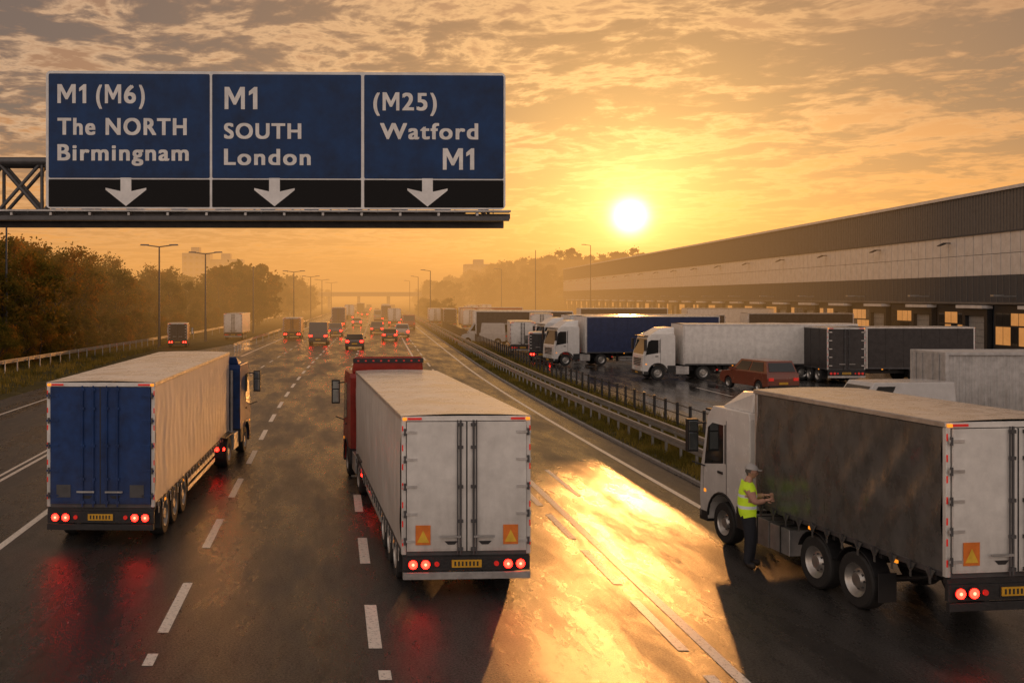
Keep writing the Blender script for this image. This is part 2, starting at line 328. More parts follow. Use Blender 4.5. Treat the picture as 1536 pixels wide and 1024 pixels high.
    d.tube((hw-.3,yb-.15,1.0),(hw-.3,yb-.15,H-.2),.06,M_steel); d.obj('cab_rear_fittings',parent)
    wv=MB()
    for s in(-1,1): wv.wheel(s*(hw-.03),wy,.50,.32,s)
    wv.obj('front_wheels',parent)

def box_body(parent,L_,W,Z0,H,side,door,roof,curtain=True,hazard=True,dense=True,fold=1.0):
    hw=W/2
    b=MB()
    b.box(-hw+.02,hw-.02,L_-.05,L_,Z0,H-.03,M_white)
    for s in(-1,1):
        for y0,y1 in((0.0,.09),(L_-.14,L_-.052)):
            b.box(min(s*hw,s*(hw-.09)),max(s*hw,s*(hw-.09)),y0,y1,Z0,H-.11,M_alu if y0 else M_white)
        b.box(min(s*(hw+.015),s*(hw-.07)),max(s*(hw+.015),s*(hw-.07)),.0,L_,H-.11,H-.015,M_alu)
        b.box(min(s*(hw-.005),s*(hw-.09)),max(s*(hw-.005),s*(hw-.09)),.09,L_-.14,Z0-.02,Z0+.09,M_dsteel)
    b.box(-hw+.07,hw-.07,0,.08,H-.12,H-.02,M_white); b.box(-hw+.09,hw-.09,0,.09,Z0-.02,Z0+.08,M_dsteel)
    b.box(-hw+.09,hw-.09,.09,L_-.05,Z0,Z0+.05,M_dsteel)
    b.obj('body_frame',parent,.01,1)
    r=MB(); nx_=8; ny=int(L_*2)
    vs=[];
    for j in range(ny+1):
        for i in range(nx_+1):
            x=-hw+.0+W*i/nx_; y=L_*j/ny; z=H-.013+.035*(1-(2*i/nx_-1)**2)+.008*math.sin(y*math.pi*2/1.2)+.006*noise.noise((x*2,y*1.3,L_))
            if i in(0,nx_): z=H-.013
            vs.append((x,y,z))
    fs=[(j*(nx_+1)+i,j*(nx_+1)+i+1,(j+1)*(nx_+1)+i+1,(j+1)*(nx_+1)+i) for j in range(ny) for i in range(nx_)]
    r.add(vs,fs,roof,True); r.obj('roof',parent)
    c=MB(); nz_=16 if dense else 6; ny=int(L_*9) if dense else int(L_*2)
    for s in(-1,1):
        vs=[]
        for j in range(ny+1):
            y=.09+(L_-.23)*j/ny
            for i in range(nz_+1):
                z=Z0+.02+(H-.12-Z0-.02)*i/nz_
                a=.5 if curtain else 0
                e=min(1,i*.3,(nz_-i)*.35)
                d=a*(.020*math.sin(y*2*math.pi/.6+noise.noise((y*.5,z,3))*2)*e+.07*noise.noise((y*.8,z*1.1,s*4+H))*e)
                if fold>1: d+=.030*(1-abs(noise.noise((y*1.1+z*.9,z*.35-y*.2,9)))*4)*e+.020*noise.noise((y*2.4-z*.8,z*.9,5))*e
                vs.append((s*(hw-.012+d+ .012*e),y,z))
        fs=[(j*(nz_+1)+i,j*(nz_+1)+i+1,(j+1)*(nz_+1)+i+1,(j+1)*(nz_+1)+i) for j in range(ny) for i in range(nz_)]
        c.add(vs,fs,side,True)
    if not curtain:
        for s in(-1,1):
            y=1.2
            while y<L_-.5:
                x0,x1=sorted((s*(hw+.006),s*(hw-.01))); c.box(x0,x1,y-.02,y+.02,Z0+.1,H-.13,side); y+=1.25
    c.obj('side_curtains' if curtain else 'side_panels',parent)
    if curtain:
        k=MB(); n=int(L_/.5)
        for s in(-1,1):
            for i in range(n):
                y=.35+i*(L_-.7)/(n-1)
                x0,x1=sorted((s*(hw+.018),s*(hw+.03)))
                k.prism([(y-.13,Z0+.06),(y+.13,Z0+.06),(y+.025,Z0-.10),(y+.025,Z0-.20),(y-.025,Z0-.20),(y-.025,Z0-.10)],x0,x1,side)
                x0,x1=sorted((s*(hw+.03),s*(hw+.055))); k.box(x0,x1,y-.03,y+.03,Z0-.04,Z0+.10,M_dsteel)
        k.obj('curtain_straps',parent)
    d=MB(); z0,z1=Z0+.08,H-.13
    for s in(-1,1):
        x0,x1=sorted((s*.012,s*(hw-.10)))
        d.box(x0,x1,-.045,.0,z0,z1,door)
        d.box(x0+.03,x1-.03,-.052,-.045,z0+.04,z0+.22,door)
    d.obj('rear_doors',parent,.012,2)
    t=MB()
    t.box(-.014,.014,-.048,-.01,z0,z1,M_black)
    for s in(-1,1):
        for xo in(.16,.42) if door is M_blue else (.13,.19):
            x=s*xo
            t.tube((x,-.085,z0-.06),(x,-.085,z1+.04),.021 if xo!=.19 else .013,M_dsteel if door is not M_blue else M_blue,8)
            if xo==.19: continue
            for z in(z0+.05,z0+.6,(z0+z1)/2,z1-.5,z1-.05): t.box(x-.05,x+.05,-.1,-.04,z-.03,z+.03,M_dsteel if door is not M_blue else M_blue)
        x=s*.13; x0,x1=sorted((x,x+s*.42)); t.box(x0,x1,-.125,-.095,z0+.28,z0+.32,M_steel); t.prism([(x0+.1,z0+.2),(x1-.05,z0+.2),(x1-.12,z0+.13),(x0+.17,z0+.13)],-.06,-.045,M_black,'Y')
        for i in range(5):
            z=z0+.2+i*(z1-z0-.4)/4; x0,x1=sorted((s*(hw-.30),s*(hw-.005))); t.box(x0,x1,-.062,-.045,z-.025,z+.025,M_alu if door is not M_blue else M_blue)
            t.tube((s*(hw-.06),-.055,z-.07),(s*(hw-.06),-.055,z+.07),.025,M_dsteel)
        for i in range(7):
            z=z0+.1+i*(z1-z0-.3)/6; x0,x1=sorted((s*(hw-.03),s*(hw-.005))); t.box(x0,x1,-.008,.0,z,z+.12,M_redlens)
        x0,x1=sorted((s*(hw-.4),s*(hw-.12))); t.box(x0,x1,-.02,0,H-.09,H-.05,M_redlens)
        x0,x1=sorted((s*(hw-.10),s*(hw-.02))); t.box(x0,x1,-.03,-.0,H-.1,H-.045,M_amber)
        if hazard:
            x=s*(hw-.42) ; zc_=z0+.30
            t.box(x-.15,x+.15,-.066,-.056,zc_-.17,zc_+.22,M_orange)
            t.prism([(x-.12,zc_-.12),(x+.12,zc_-.12),(x,zc_+.12)],-.072,-.068,M_yel,'Y')
        if door is M_blue:
            x=s*(hw-.42); t.box(x-.17,x+.17,-.062,-.056,z0+.16,z0+.46,M_dsteel)
    t.obj('door_hardware',parent)

def running_gear(parent,L_,W,Z0,axles,barz,H,gap=True,silver=True,tank=None,fw=.52,frontlegs=True,seg=24,lit=True):
    hw=W/2; c=MB()
    for s in(-1,1): c.box(min(s*.38,s*.52),max(s*.38,s*.52),.05,L_-.05,Z0-.38,Z0-.02,M_chas)
    for y in axles: c.tube((-hw+.2,y,fw),(hw-.2,y,fw),.07,M_chas)
    for i in range(int(L_/1.4)): c.box(-hw+.05,hw-.05,.3+i*1.4,.38+i*1.4,Z0-.12,Z0-.02,M_chas)
    c.box(-hw+.02,hw-.02,-.02,.06,barz-.02,barz+.26,M_chas)
    c.box(-hw+.02,hw-.02,.0,.10,barz+.26,Z0-.02,M_chas)
    c.box(-hw+.02,hw-.02,-.06,.03,barz-.18,barz-.04,M_steel if silver else M_chas)
    for s in(-1,1): c.box(min(s*.5,s*.6),max(s*.5,s*.6),-.0,.1,barz-.15,barz+.1,M_chas)
    for y in axles:
        for s in(-1,1):
            pts=[(y+(fw+.07)*math.cos(a),fw+(fw+.07)*math.sin(a)) for a in [math.radians(20+14*i) for i in range(11)]]
            for p,q in zip(pts[:-1],pts[1:]):
                x0,x1=sorted((s*(hw-.03),s*(hw-.38)))
                c.hexa([(x0,p[0],p[1]),(x1,p[0],p[1]),(x1,q[0],q[1]),(x0,q[0],q[1])],[(x0,p[0]*1,p[1]+.02),(x1,p[0],p[1]+.02),(x1,q[0],q[1]+.02),(x0,q[0],q[1]+.02)],M_black)
    y0=min(axles)-fw-.14
    for s in(-1,1):
        x0,x1=sorted((s*(hw-.03),s*(hw-.4))); c.box(x0,x1,y0-.015,y0+.005,.3,.85,M_black)
    ya=max(axles)+fw+.25; yb=L_-(3.2 if gap else .3)
    if tank is None and yb>ya+.5:
        for s in(-1,1):
            x0,x1=sorted((s*(hw-.05),s*(hw-.08)))
            for z in(.50,.72): c.box(x0,x1,ya,yb,z-.06,z+.06,M_alu)
            k=ya+.1
            while k<yb: c.box(x0-.0+ (-.03 if s>0 else .03),x1+(-.03 if s>0 else .03),k,k+.06,.42,Z0-.05,M_chas); k+=1.3
    if tank:
        for s in(-1,1):
            x0,x1=sorted((s*(hw-.04),s*(hw-.6)))
            ta,tb=tank
            c.box(x0,x1,ta,(ta+tb)/2-.03,.42,.98,M_alu); c.box(x0,x1,(ta+tb)/2+.03,tb,.40,1.0,M_steel)
            for k in(.2,.8): yy=ta+(tb-ta)*k; c.box(x0-.01,x1+.01,yy,yy+.05,.39,1.01,M_chas)
    if frontlegs and gap:
        for s in(-1,1): c.box(min(s*.6,s*.72),max(s*.6,s*.72),L_-3.3,L_-3.1,.35,Z0-.05,M_chas)
    c.obj('chassis',parent,.01,1)
    l=MB(); GM=M_glow if lit else M_redlens
    for s in(-1,1):
        for xo,r_ in((.22,.085),(.47,.085)):
            x=s*(hw-xo); l.tube((x,-.06,barz+.12),(x,-.02,barz+.12),r_+.02,M_black,16); l.tube((x,-.075,barz+.12),(x,-.055,barz+.12),r_,GM,16)
            if lit: l.tube((x,-.08,barz+.12),(x,-.07,barz+.12),r_*.35,M_glowcore,12)
        x=s*(hw-.70); l.tube((x,-.05,barz+.12),(x,-.02,barz+.12),.05,M_redlens,12)
        k=1.2
        while k<L_-1: l.box(min(s*(hw-.02),s*(hw+.012)),max(s*(hw-.02),s*(hw+.012)),k,k+.09,Z0-.10+.03,Z0-.04+.03,M_amber); k+=2.6
    l.box(-.30,.30,-.045,-.02,barz+.05,barz+.2,M_plate)
    for i in range(7): l.box(-.25+i*.075,-.215+i*.075,-.049,-.046,barz+.08,barz+.17,M_black)
    l.box(-.33,.33,-.03,-.021,barz+.03,barz+.22,M_black)
    l.obj('tail_lamps',parent)
    wv=MB()
    for y in axles:
        for s in(-1,1): wv.wheel(s*(hw-.04),y,fw,.34,s,seg=seg)
    wv.obj('rear_wheels',parent)

def semi(name,loc,rz,L_,W,H,Z0,barz,side,door,roof,paint,cabH,cabtop,tractor_yaw=0,hazard=True,curtain=True,dense=True,cab_dx=0,silver=True,bar=False,lit=True):
    e=empty(name,loc,rz)
    box_body(e,L_,W,Z0,H,side,door,roof,curtain,hazard,dense)
    running_gear(e,L_,W,Z0,[1.5,2.75,4.0],barz,H,silver=silver,lit=lit)
    if paint:
        tr=bpy.data.objects.new('tractor_unit',None); col.objects.link(tr); tr.parent=e
        tr.location=(cab_dx,L_-1.6,0); tr.rotation_euler=(0,0,tractor_yaw)
        cab(tr,2.15,2.5*W/2.6,cabH,paint,cabtop,bar=bar)
        c=MB()
        for s in(-1,1): c.box(min(s*.35,s*.5),max(s*.35,s*.5),-1.0,2.3,.62,.88,M_chas)
        c.box(-.5,.5,-.4,.7,.88,1.0,M_chas)
        for s in(-1,1):
            x0,x1=sorted((s*.65,s*1.2)); c.box(x0,x1,1.15,2.1,.42,1.0,M_alu)
            x0,x1=sorted((s*.8,s*1.24)); c.box(x0,x1,-.6,.85,1.06,1.10,M_black)
            x0,x1=sorted((s*.8,s*1.2)); c.box(x0,x1,-.95,-.92,.45,1.0,M_black)
            GM=M_glow if lit else M_redlens
            c.tube((s*1.0,-.98,.75),(s*1.0,-.95,.75),.07,GM,12)
            x0,x1=sorted((s*1.24,s*1.20)); c.box(x0,x1,-.93,-.8,.7,.8,GM)
        c.obj('tractor_chassis',tr,.01,1)
        wv=MB()
        for s in(-1,1): wv.wheel(s*1.22,.12,.52,.5,s)
        wv.obj('drive_wheels',tr)
    return e
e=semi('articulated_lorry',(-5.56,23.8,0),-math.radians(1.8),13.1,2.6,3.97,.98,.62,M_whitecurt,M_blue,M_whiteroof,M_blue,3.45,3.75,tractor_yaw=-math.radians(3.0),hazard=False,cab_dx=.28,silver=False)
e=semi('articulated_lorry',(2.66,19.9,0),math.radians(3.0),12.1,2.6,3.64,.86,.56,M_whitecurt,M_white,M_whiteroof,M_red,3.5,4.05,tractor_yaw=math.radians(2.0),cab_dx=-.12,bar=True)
a=math.radians(7)
W=2.6
ex,ey=10.34+math.cos(a)*W/2, 16.8+math.sin(a)*W/2
e=empty('curtain_side_lorry',(ex,ey,0),a)
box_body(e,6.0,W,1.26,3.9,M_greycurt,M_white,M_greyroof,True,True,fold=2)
running_gear(e,6.0,W,1.26,[2.45,3.75],.88,3.9,gap=False,silver=False,tank=(4.65,6.2),fw=.54)
cab(e,6.25,2.5,3.3,M_wcab,3.80)
c=MB()
for s in(-1,1): c.box(min(s*.35,s*.5),max(s*.35,s*.5),5.9,8.4,.62,.9,M_chas)
c.obj('front_chassis',e)

def rearloc(frontx,y,L_,rz):
    tot=L_-1.6+2.15+2.35
    return (frontx-(-math.sin(rz))*tot, y-math.cos(rz)*tot,0)
rz=math.radians(90); semi('articulated_lorry',rearloc(22.3,73,12.6,rz),rz,12.6,2.6,4.05,1.1,.7,M_white,M_white,M_whiteroof,M_wcab,3.3,3.8,curtain=False,dense=False,lit=False)
rz=math.radians(99); semi('articulated_lorry',rearloc(18.9,87.5,12.6,rz),rz,12.6,2.6,4.3,1.1,.7,M_navy,M_white,M_greyroof,M_wcab,3.4,3.95,curtain=False,dense=False,lit=False)
rz=math.radians(96); semi('articulated_lorry',rearloc(20.5,100,12.6,rz),rz,12.6,2.6,4.2,1.1,.7,M_white,M_white,M_whiteroof,M_wcab,3.4,3.95,curtain=False,dense=False,lit=False)
for (x,y,r_,l,h,mm,dd) in [(19.6,103,-8,9,3.4,M_white,M_white),(24.5,117,-10,12,4.0,M_white,M_white),(30,125,80,12,4.2,M_dark,M_dark),(24.2,176,-5,12,3.7,M_white,M_white),(27.6,178,-5,12,3.7,M_white,M_white),
        (22.5,192,-4,12,3.7,M_dark,M_dark),(20.9,204,-4,12,3.6,M_white,M_white),(46,118,88,12,3.9,M_dark,M_dark),(60,116,88,12,4.1,M_dark,M_dark),(50,150,88,13,4.3,M_dark,M_dark),(66,150,88,13,4.3,M_white,M_white),
        (35.2,68.3,0,12,3.9,M_dark,M_dark),(44.6,70.5,90,7.6,3.9,M_dark,M_dark),(33,150,85,12,4,M_white,M_white),(36,190,85,12,4,M_red,M_white),(30,215,-5,12,4,M_white,M_white),(34,240,-5,12,4,M_dark,M_dark),(40,260,-5,12,4,M_white,M_white),(-13.9,138,-3,8,3.7,M_white,M_white)]:
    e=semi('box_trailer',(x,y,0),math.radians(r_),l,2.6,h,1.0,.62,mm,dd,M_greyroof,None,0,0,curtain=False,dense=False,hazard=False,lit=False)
def container(name,x0,x1,y0,y1,H,paint):
    e=empty(name,((x0+x1)/2,(y0+y1)/2,0)); hx=(x1-x0)/2; hy=(y1-y0)/2; c=MB()
    for sx_ in(-1,1):
        for sy in(-1,1): c.box(sx_*hx-.08,sx_*hx+.08,sy*hy-.08,sy*hy+.08,0,H,paint)
    for sy in(-1,1):
        c.box(-hx+.08,hx-.08,sy*hy-.06,sy*hy+.06,H-.14,H-.005,paint); c.box(-hx+.08,hx-.08,sy*hy-.06,sy*hy+.06,.0,.16,paint)
        pts=[];n=int(2*hx/.28); 
        for i in range(n):
            xa=-hx+.08+i*(2*hx-.16)/n; st=(2*hx-.16)/n
            pts+=[(xa,sy*(hy-.02)),(xa+st*.35,sy*(hy-.02)),(xa+st*.5,sy*(hy-.06)),(xa+st*.85,sy*(hy-.06))]
        vs=[(p[0],p[1],.16) for p in pts]+[(p[0],p[1],H-.14) for p in pts]; k=len(pts)
        c.add(vs,[(i,i+1,k+i+1,k+i) for i in range(k-1)],paint)
    for sx_ in(-1,1):
        c.box(sx_*hx-.06,sx_*hx+.06,-hy+.08,hy-.08,H-.14,H-.005,paint); c.box(sx_*hx-.05,sx_*hx+.02,-hy+.08,hy-.08,.0,H-.14,paint)
        for yy in(-hy*.7,-hy*.3,hy*.3,hy*.7): c.tube((sx_*(hx+.08),yy,.1),(sx_*(hx+.08),yy,H-.1),.025,M_steel)
    c.box(-hx+.06,hx-.06,-hy+.06,hy-.06,H-.06,H-.03,paint)
    c.obj('container_shell',e,.012,1)
M_wcont=mat('white_container_paint',(.50,.49,.48),.5,var=.12,dirt=.5)
container('shipping_container',27.7,35.5,45,47.6,3.5,M_wcont)

# ------------------------------------------------------------------ cars and vans
def car(name,x,y,rz,colr,kind='car',lights=True,sc=1.15,face=False):
    e=empty(name,(x,y,0),rz,sc)
    P=mat('paint_%s'%('_'.join('%02d'%int(c*99) for c in colr)),colr,.25,coat=.5,var=.05,dirt=.2)
    if kind=='car': Ln,W,hb,ht,prof=4.4,1.8,.95,1.45,[(0,.35),(-.02,.75),(.06,.95),(.9,1.0),(3.1,.98),(4.2,.80),(4.4,.6),(4.38,.35)]; cb=[(.25,.96),(3.35,.96)],[(.85,1.45),(2.3,1.45)]
    elif kind=='suv': Ln,W,hb,ht,prof=4.6,1.9,1.1,1.75,[(0,.4),(-.02,.8),(.04,1.1),(3.2,1.12),(4.4,.98),(4.6,.7),(4.58,.4)]; cb=[(.06,1.1),(3.5,1.1)],[(.35,1.75),(2.7,1.75)]
    else: Ln,W,hb,ht,prof=5.2,2.0,1.2,2.35,[(0,.4),(-.02,.8),(0,1.25),(4.1,1.25),(5.0,1.05),(5.2,.75),(5.18,.4)]; cb=[(.02,1.25),(4.5,1.25)],[(.12,2.35),(3.7,2.35)]
    hw=W/2; r_=.33
    def arch(yc): return [(yc+(r_+.07)*math.cos(a),.33+(r_+.07)*math.sin(a)) for a in [math.pi*i/8 for i in range(9)]]
    low=[prof[0]]+prof[1:]
    bottom=[(Ln-.45-.0,.30)]+[q for q in arch(Ln-.85) if q[1]>.3]+[q for q in arch(.85) if q[1]>.3]
    poly=low+bottom
    b=MB(); b.prism(poly,-hw,hw,P)
    (a0,a1),(b0,b1)=cb
    t_=.18 if kind!='van' else .08
    b.hexa([(-hw+.04,a0[0],a0[1]-.03),(hw-.04,a0[0],a0[1]-.03),(hw-.04,a1[0],a1[1]-.03),(-hw+.04,a1[0],a1[1]-.03)],[(-hw+t_,b0[0],b0[1]),(hw-t_,b0[0],b0[1]),(hw-t_,b1[0],b1[1]),(-hw+t_,b1[0],b1[1])],P)
    b.obj('body_shell',e,.05,3)
    g=MB()
    def lerp(p,q,t): return tuple(p[i]+(q[i]-p[i])*t for i in range(3))
    def pane(p00,p10,p11,p01,n,t0=.12,t1=.84,s0=.06,s1=.94):
        q=[]
        for (s,t) in((s0,t0),(s1,t0),(s1,t1),(s0,t1)):
            a=lerp(p00,p10,s); b_=lerp(p01,p11,s); v=Vector(lerp(a,b_,t))+Vector(n)*.012; q.append(v)
        g.add(q,[(0,1,2,3)],M_glass)
    A=[(-hw+.04,a0[0],a0[1]),(hw-.04,a0[0],a0[1]),(hw-.04,a1[0],a1[1]),(-hw+.04,a1[0],a1[1])]; B=[(-hw+t_,b0[0],b0[1]),(hw-t_,b0[0],b0[1]),(hw-t_,b1[0],b1[1]),(-hw+t_,b1[0],b1[1])]
    pane(A[0],A[1],B[1],B[0],(0,-1,.4)); pane(A[3],A[2],B[2],B[3],(0,1,.5))
    if kind=='van': pane(A[1],A[2],B[2],B[1],(1,0,.1),.2,.85,.72,.93); pane(A[0],A[3],B[3],B[0],(-1,0,.1),.2,.85,.72,.93)
    else:
        for (s0,s1) in((.10,.48),(.52,.9)): pane(A[1],A[2],B[2],B[1],(1,0,.2),.1,.85,s0,s1); pane(A[0],A[3],B[3],B[0],(-1,0,.2),.1,.85,s0,s1)
    for s in(-1,1):
        x0,x1=sorted((s*(hw-.08),s*(hw-.36))); z=.78 if kind!='van' else .95
        g.box(x0,x1,-.05,0.02,z-.08,z+.08,M_glow if lights else M_redlens); g.box(x0,x1,Ln-.12,Ln+.01,.58,.72,M_head)
        x0,x1=sorted((s*hw,s*(hw+.17))); g.box(x0,x1,b1[0]+.55,b1[0]+.67,a1[1]-.0,a1[1]+.15,P)
    g.box(-.26,.26,-.05,-.01,.5,.62,M_plate); g.box(-hw+.1,hw-.1,-.06,.1,.3,.45,M_black)
    g.obj('glass_and_lamps',e)
    wv=MB()
    for yy in(.85,Ln-.85):
        for s in(-1,1): wv.wheel(s*(hw-.01),yy,r_,.22,s,seg=14)
    wv.obj('wheels',e)
def lorry_small(x,y,rz,l,h,mm,dd,pp,w=2.5):
    e=empty('box_lorry',(x,y,0),rz); box_body(e,l,w,.95,h,mm,dd,M_whiteroof,False,False,False); running_gear(e,l,w,.95,[1.5],.55,h,gap=False,seg=14,silver=False); cab(e,l+.1,2.4,2.6,pp,2.6)
hd=-math.atan(.045)
M_amb=mat('ochre_van_paint',(.42,.2,.05),.4)
lorry_small(-5.9,142,hd,4.5,3.0,M_amb,M_amb,M_amb,2.6)
car('van',-1.9,124,hd,(.05,.055,.07),'van',True,1.2)
car('car',2.4,113,hd,(.05,.05,.055),'car',True,1.2)
car('car',.3,150,hd,(.07,.09,.13),'suv',True,1.15)
lorry_small(1.0,196,hd,7,3.9,M_navy,M_navy,M_blue,2.7)
car('car',7.0,160,hd,(.10,.09,.08),'suv'); car('car',7.6,134,hd,(.06,.06,.07),'car'); car('car',10.1,146,hd,(.45,.43,.4),'suv')
lorry_small(12.6,205,hd,6,3.6,M_white,M_white,M_wcab,2.7)
rng=random.Random(3)
lanes=[-6.2,-1.2,2.6,8.5]
for i in range(26):
    y=170+i*11+rng.uniform(-3,3); x=lanes[(i*3+rng.randint(0,1))%4]+off(y)*1+rng.uniform(-.4,.4)-.0
    car('car',x,y,hd,rng.choice([(.05,.05,.06),(.4,.4,.4),(.1,.1,.11),(.3,.04,.03),(.05,.08,.15),(.5,.5,.48)]),rng.choice(['car','suv','van','car']),lights=(i%3!=1))
for (x,y,l,c_) in[(4.2,262,8,M_white),(15,285,9,M_white),(9,330,9,M_dark),(13,245,7,M_navy)]: lorry_small(x,y,hd,l,3.9,c_,c_,M_wcab)
lorry_small(-18.3,117,.1,3.4,2.9,M_amb,M_dark,M_red,2.3)
lorry_small(19.3,92.2,math.radians(-12),3.0,2.7,M_dark,M_dark,M_red,2.4)
car('parked_car',27.8,61.5,math.radians(10),(.20,.045,.025),'suv',False,1.15)
car('van',26.6,43.5,math.radians(95),(.6,.6,.6),'van',False,1.0)
car('parked_car',22.0,125,math.radians(60),(.5,.5,.5),'van',False)
car('parked_car',33.5,84,math.radians(100),(.08,.08,.09),'car',False)

# ------------------------------------------------------------------ gantry sign
M_sign=mat('blue_sign_sheeting',(.006,.036,.125),.5,var=.2,scale=1.2,spec=.3)
M_sblk=mat('black_sign_panel',(.006,.006,.007),.6,spec=.2)
M_sw=mat('white_sign_lettering',(.74,.74,.74),.5,var=.08,scale=2)
GA=empty('motorway_sign_gantry',(-15.5,29.5,0),math.radians(1.2))
k=.0201; SX=6.95; SZ=12.72
def U(u,v): return (SX+(u-75)*k, SZ-(v-111)*k)
s=MB()
x0,zt=U(75,111); x1,zb=U(758,315)
def rrect(x0,x1,z0,z1,r,n=5):
    pts=[]
    for cx_,cz,a0 in((x1-r,z1-r,0),(x0+r,z1-r,90),(x0+r,z0+r,180),(x1-r,z0+r,270)):
        for i in range(n+1): t=math.radians(a0+90*i/n); pts.append((cx_+r*math.cos(t),cz+r*math.sin(t)))
    return pts
s.prism(rrect(x0,x1,zb,zt,.14),-.02,.06,M_sw,'Y')
for (ua,ub) in((79,317),(320.5,542),(546.5,755)):
    xa,z1_=U(ua,115); xb,z0_=U(ub,269.5); s.prism(rrect(xa,xb,z0_,z1_,.05),-.028,-.022,M_sign,'Y')
    xa,z1_=U(ua,271.5); xb,z0_=U(ub,312.5); s.prism(rrect(xa,xb,z0_,z1_,.03),-.028,-.022,M_sblk,'Y')
for uc in(193,413,641):
    pts=[(uc-8,269),(uc+8,269),(uc+8,289),(uc+30,284),(uc+30,287),(uc,311),(uc-30,287),(uc-30,284),(uc-8,289)]
    s.prism([U(*p) for p in pts],-.036,-.030,M_sw,'Y')
s.obj('sign_panels',GA)
def text(txt,ua,ub,va,vb):
    cu=bpy.data.curves.new('t','FONT'); cu.body=txt; cu.extrude=.0; cu.resolution_u=6; cu.space_character=1.16
    o=bpy.data.objects.new('t',cu); col.objects.link(o); dg=bpy.context.evaluated_depsgraph_get()
    me=bpy.data.meshes.new_from_object(o.evaluated_get(dg)); col.objects.unlink(o)
    xs=[v.co.x for v in me.vertices]; ax,bx=min(xs),max(xs)
    xa,z1_=U(ua+1.2,va+.8); xb,z0_=U(ub-1.2,vb-.8)
    base=[(xa+(v.co.x-ax)/(bx-ax)*(xb-xa),z0_+v.co.y/.70*(z1_-z0_)) for v in me.vertices]; fs=[list(p.vertices) for p in me.polygons]
    b=MB(); q=0
    for dx,dz in((0,0),(.022,.013),(-.022,.013),(.022,-.013),(-.022,-.013)):
        b.add([(x+dx,-.034-.0015*q,z+dz) for x,z in base],fs,M_sw); q+=1
    b.obj('sign_text',GA)
GM_=[(0,0),(0,1),(.23,1),(.5,.5),(.77,1),(1,1),(1,0),(.81,0),(.81,.66),(.56,.2),(.44,.2),(.19,.66),(.19,0)]
G1_=[(.34,0),(.34,.72),(0,.62),(0,.80),(.44,1),(.70,1),(.70,0)]
gb=MB()
def glyph(pts,ua,ub,va,vb):
    xa,z1_=U(ua,va); xb,z0_=U(ub,vb); gb.prism([(xa+p[0]*(xb-xa),z0_+p[1]*(z1_-z0_)) for p in pts],-.038,-.030,M_sw,'Y')
glyph(GM_,92,119,131,159); glyph(G1_,124,139,131,159)
glyph(GM_,162,186,131,159); glyph(GM_,339,369,134,167); glyph(G1_,375,393,134,167)
glyph(GM_,574,599,141,168); glyph(GM_,664,694,224,256); glyph(G1_,699,716,224,256)
gb.obj('sign_letters',GA)
for t_ in[('(',149,158,131,159),('6',190,208,131,159),(')',212,221,131,159),('The NORTH',92,283,180,206),('Birmingnam',92,286,219,244),('SOUTH',338,453,187,211),('London',338,467,225,250),('(',560,570,141,168),('25',603,641,141,168),(')',645,655,141,168),('Watford',570,717,186,211)]: text(*t_)
s=MB()
s.box(-.3,U(766,0)[0],.07,.95,zb-.28,zb-.12,M_dsteel); s.box(-.3,U(764,0)[0],-.25,.069,zb-.10,zb-.04,M_steel)
s.box(-.3,U(762,0)[0],-.22,-.12,zb-.36,zb-.22,M_dsteel)
s.box(-.3,U(764,0)[0],.88,1.0,zb-.5,zb-.285,M_dsteel)
xx=.2
while xx<U(755,0)[0]: s.box(xx,xx+.08,-.25,.88,zb-.22,zb-.12,M_steel); s.box(xx+.5,xx+.54,-.24,-.2,zb-.14,zb-.03,M_dsteel); xx+=1.15
zt1=SZ-(243-111)*k; zt0=zb-.10
for yy in(.3,1.0):
    s.tube((0,yy,zt1),(U(700,0)[0],yy,zt1),.13,M_dsteel,10); s.tube((0,yy,zt0),(U(700,0)[0],yy,zt0),.11,M_dsteel,10)
    x=0
    while x<19:
        s.tube((x,yy,zt0),(x+1.35,yy,zt1),.06,M_dsteel); s.tube((x+1.35,yy,zt0),(x,yy,zt1),.06,M_dsteel); s.tube((x,yy,zt0),(x,yy,zt1),.06,M_dsteel); x+=1.35
for i in range(12): s.box(SX+.4+i*1.15,SX+.46+i*1.15,.06,.3,zb,zt-.3,M_dsteel)
s.box(-.35,.35,.3,1.0,0,12.2,M_dsteel); s.box(-.7,.7,0,1.3,0,.12,M_kerb)
s.obj('gantry_frame',GA,.01,1)

# ------------------------------------------------------------------ barriers, fence, poles
def wbeam(name,fx,y0,y1,step=2.0,H=.78,two=True):
    e=empty(name,(0,0,0)); b=MB(); prof=[(.0,-.16),(-.05,-.13),(-.05,-.05),(.02,-.02),(.02,.02),(-.05,.05),(-.05,.13),(0,.16)]
    ys=[];y=y0
    while y<y1: ys.append(y); y+=step*(1 if y<120 else 3)
    vs=[]
    for y in ys:
        for p in prof: vs.append((fx(y)+p[0],y,H-.16+p[1]))
    n=len(prof); fs=[(j*n+i,j*n+i+1,(j+1)*n+i+1,(j+1)*n+i) for j in range(len(ys)-1) for i in range(n-1)]
    b.add(vs,fs,M_steel)
    for y in ys: b.box(fx(y)+.03,fx(y)+.11,y-.04,y+.04,-.05,H-.05,M_steel)
    b.obj('rail_and_posts',e)
wbeam('crash_barrier',lambda y:12.6+off(y),31.5,420,1.6,.82)
wbeam('crash_barrier',lambda y:13.5+off(y),31.5,420,1.6,.88)
wbeam('crash_barrier',lambda y:-26.3+(y-76)*.09 if y<150 else -26.3+74*.09+off(y)-off(150),50,420,2.4,1.0)
wbeam('crash_barrier',lambda y:-12.7+off(y),108,420,2.4,.95)
f=MB(); y=36
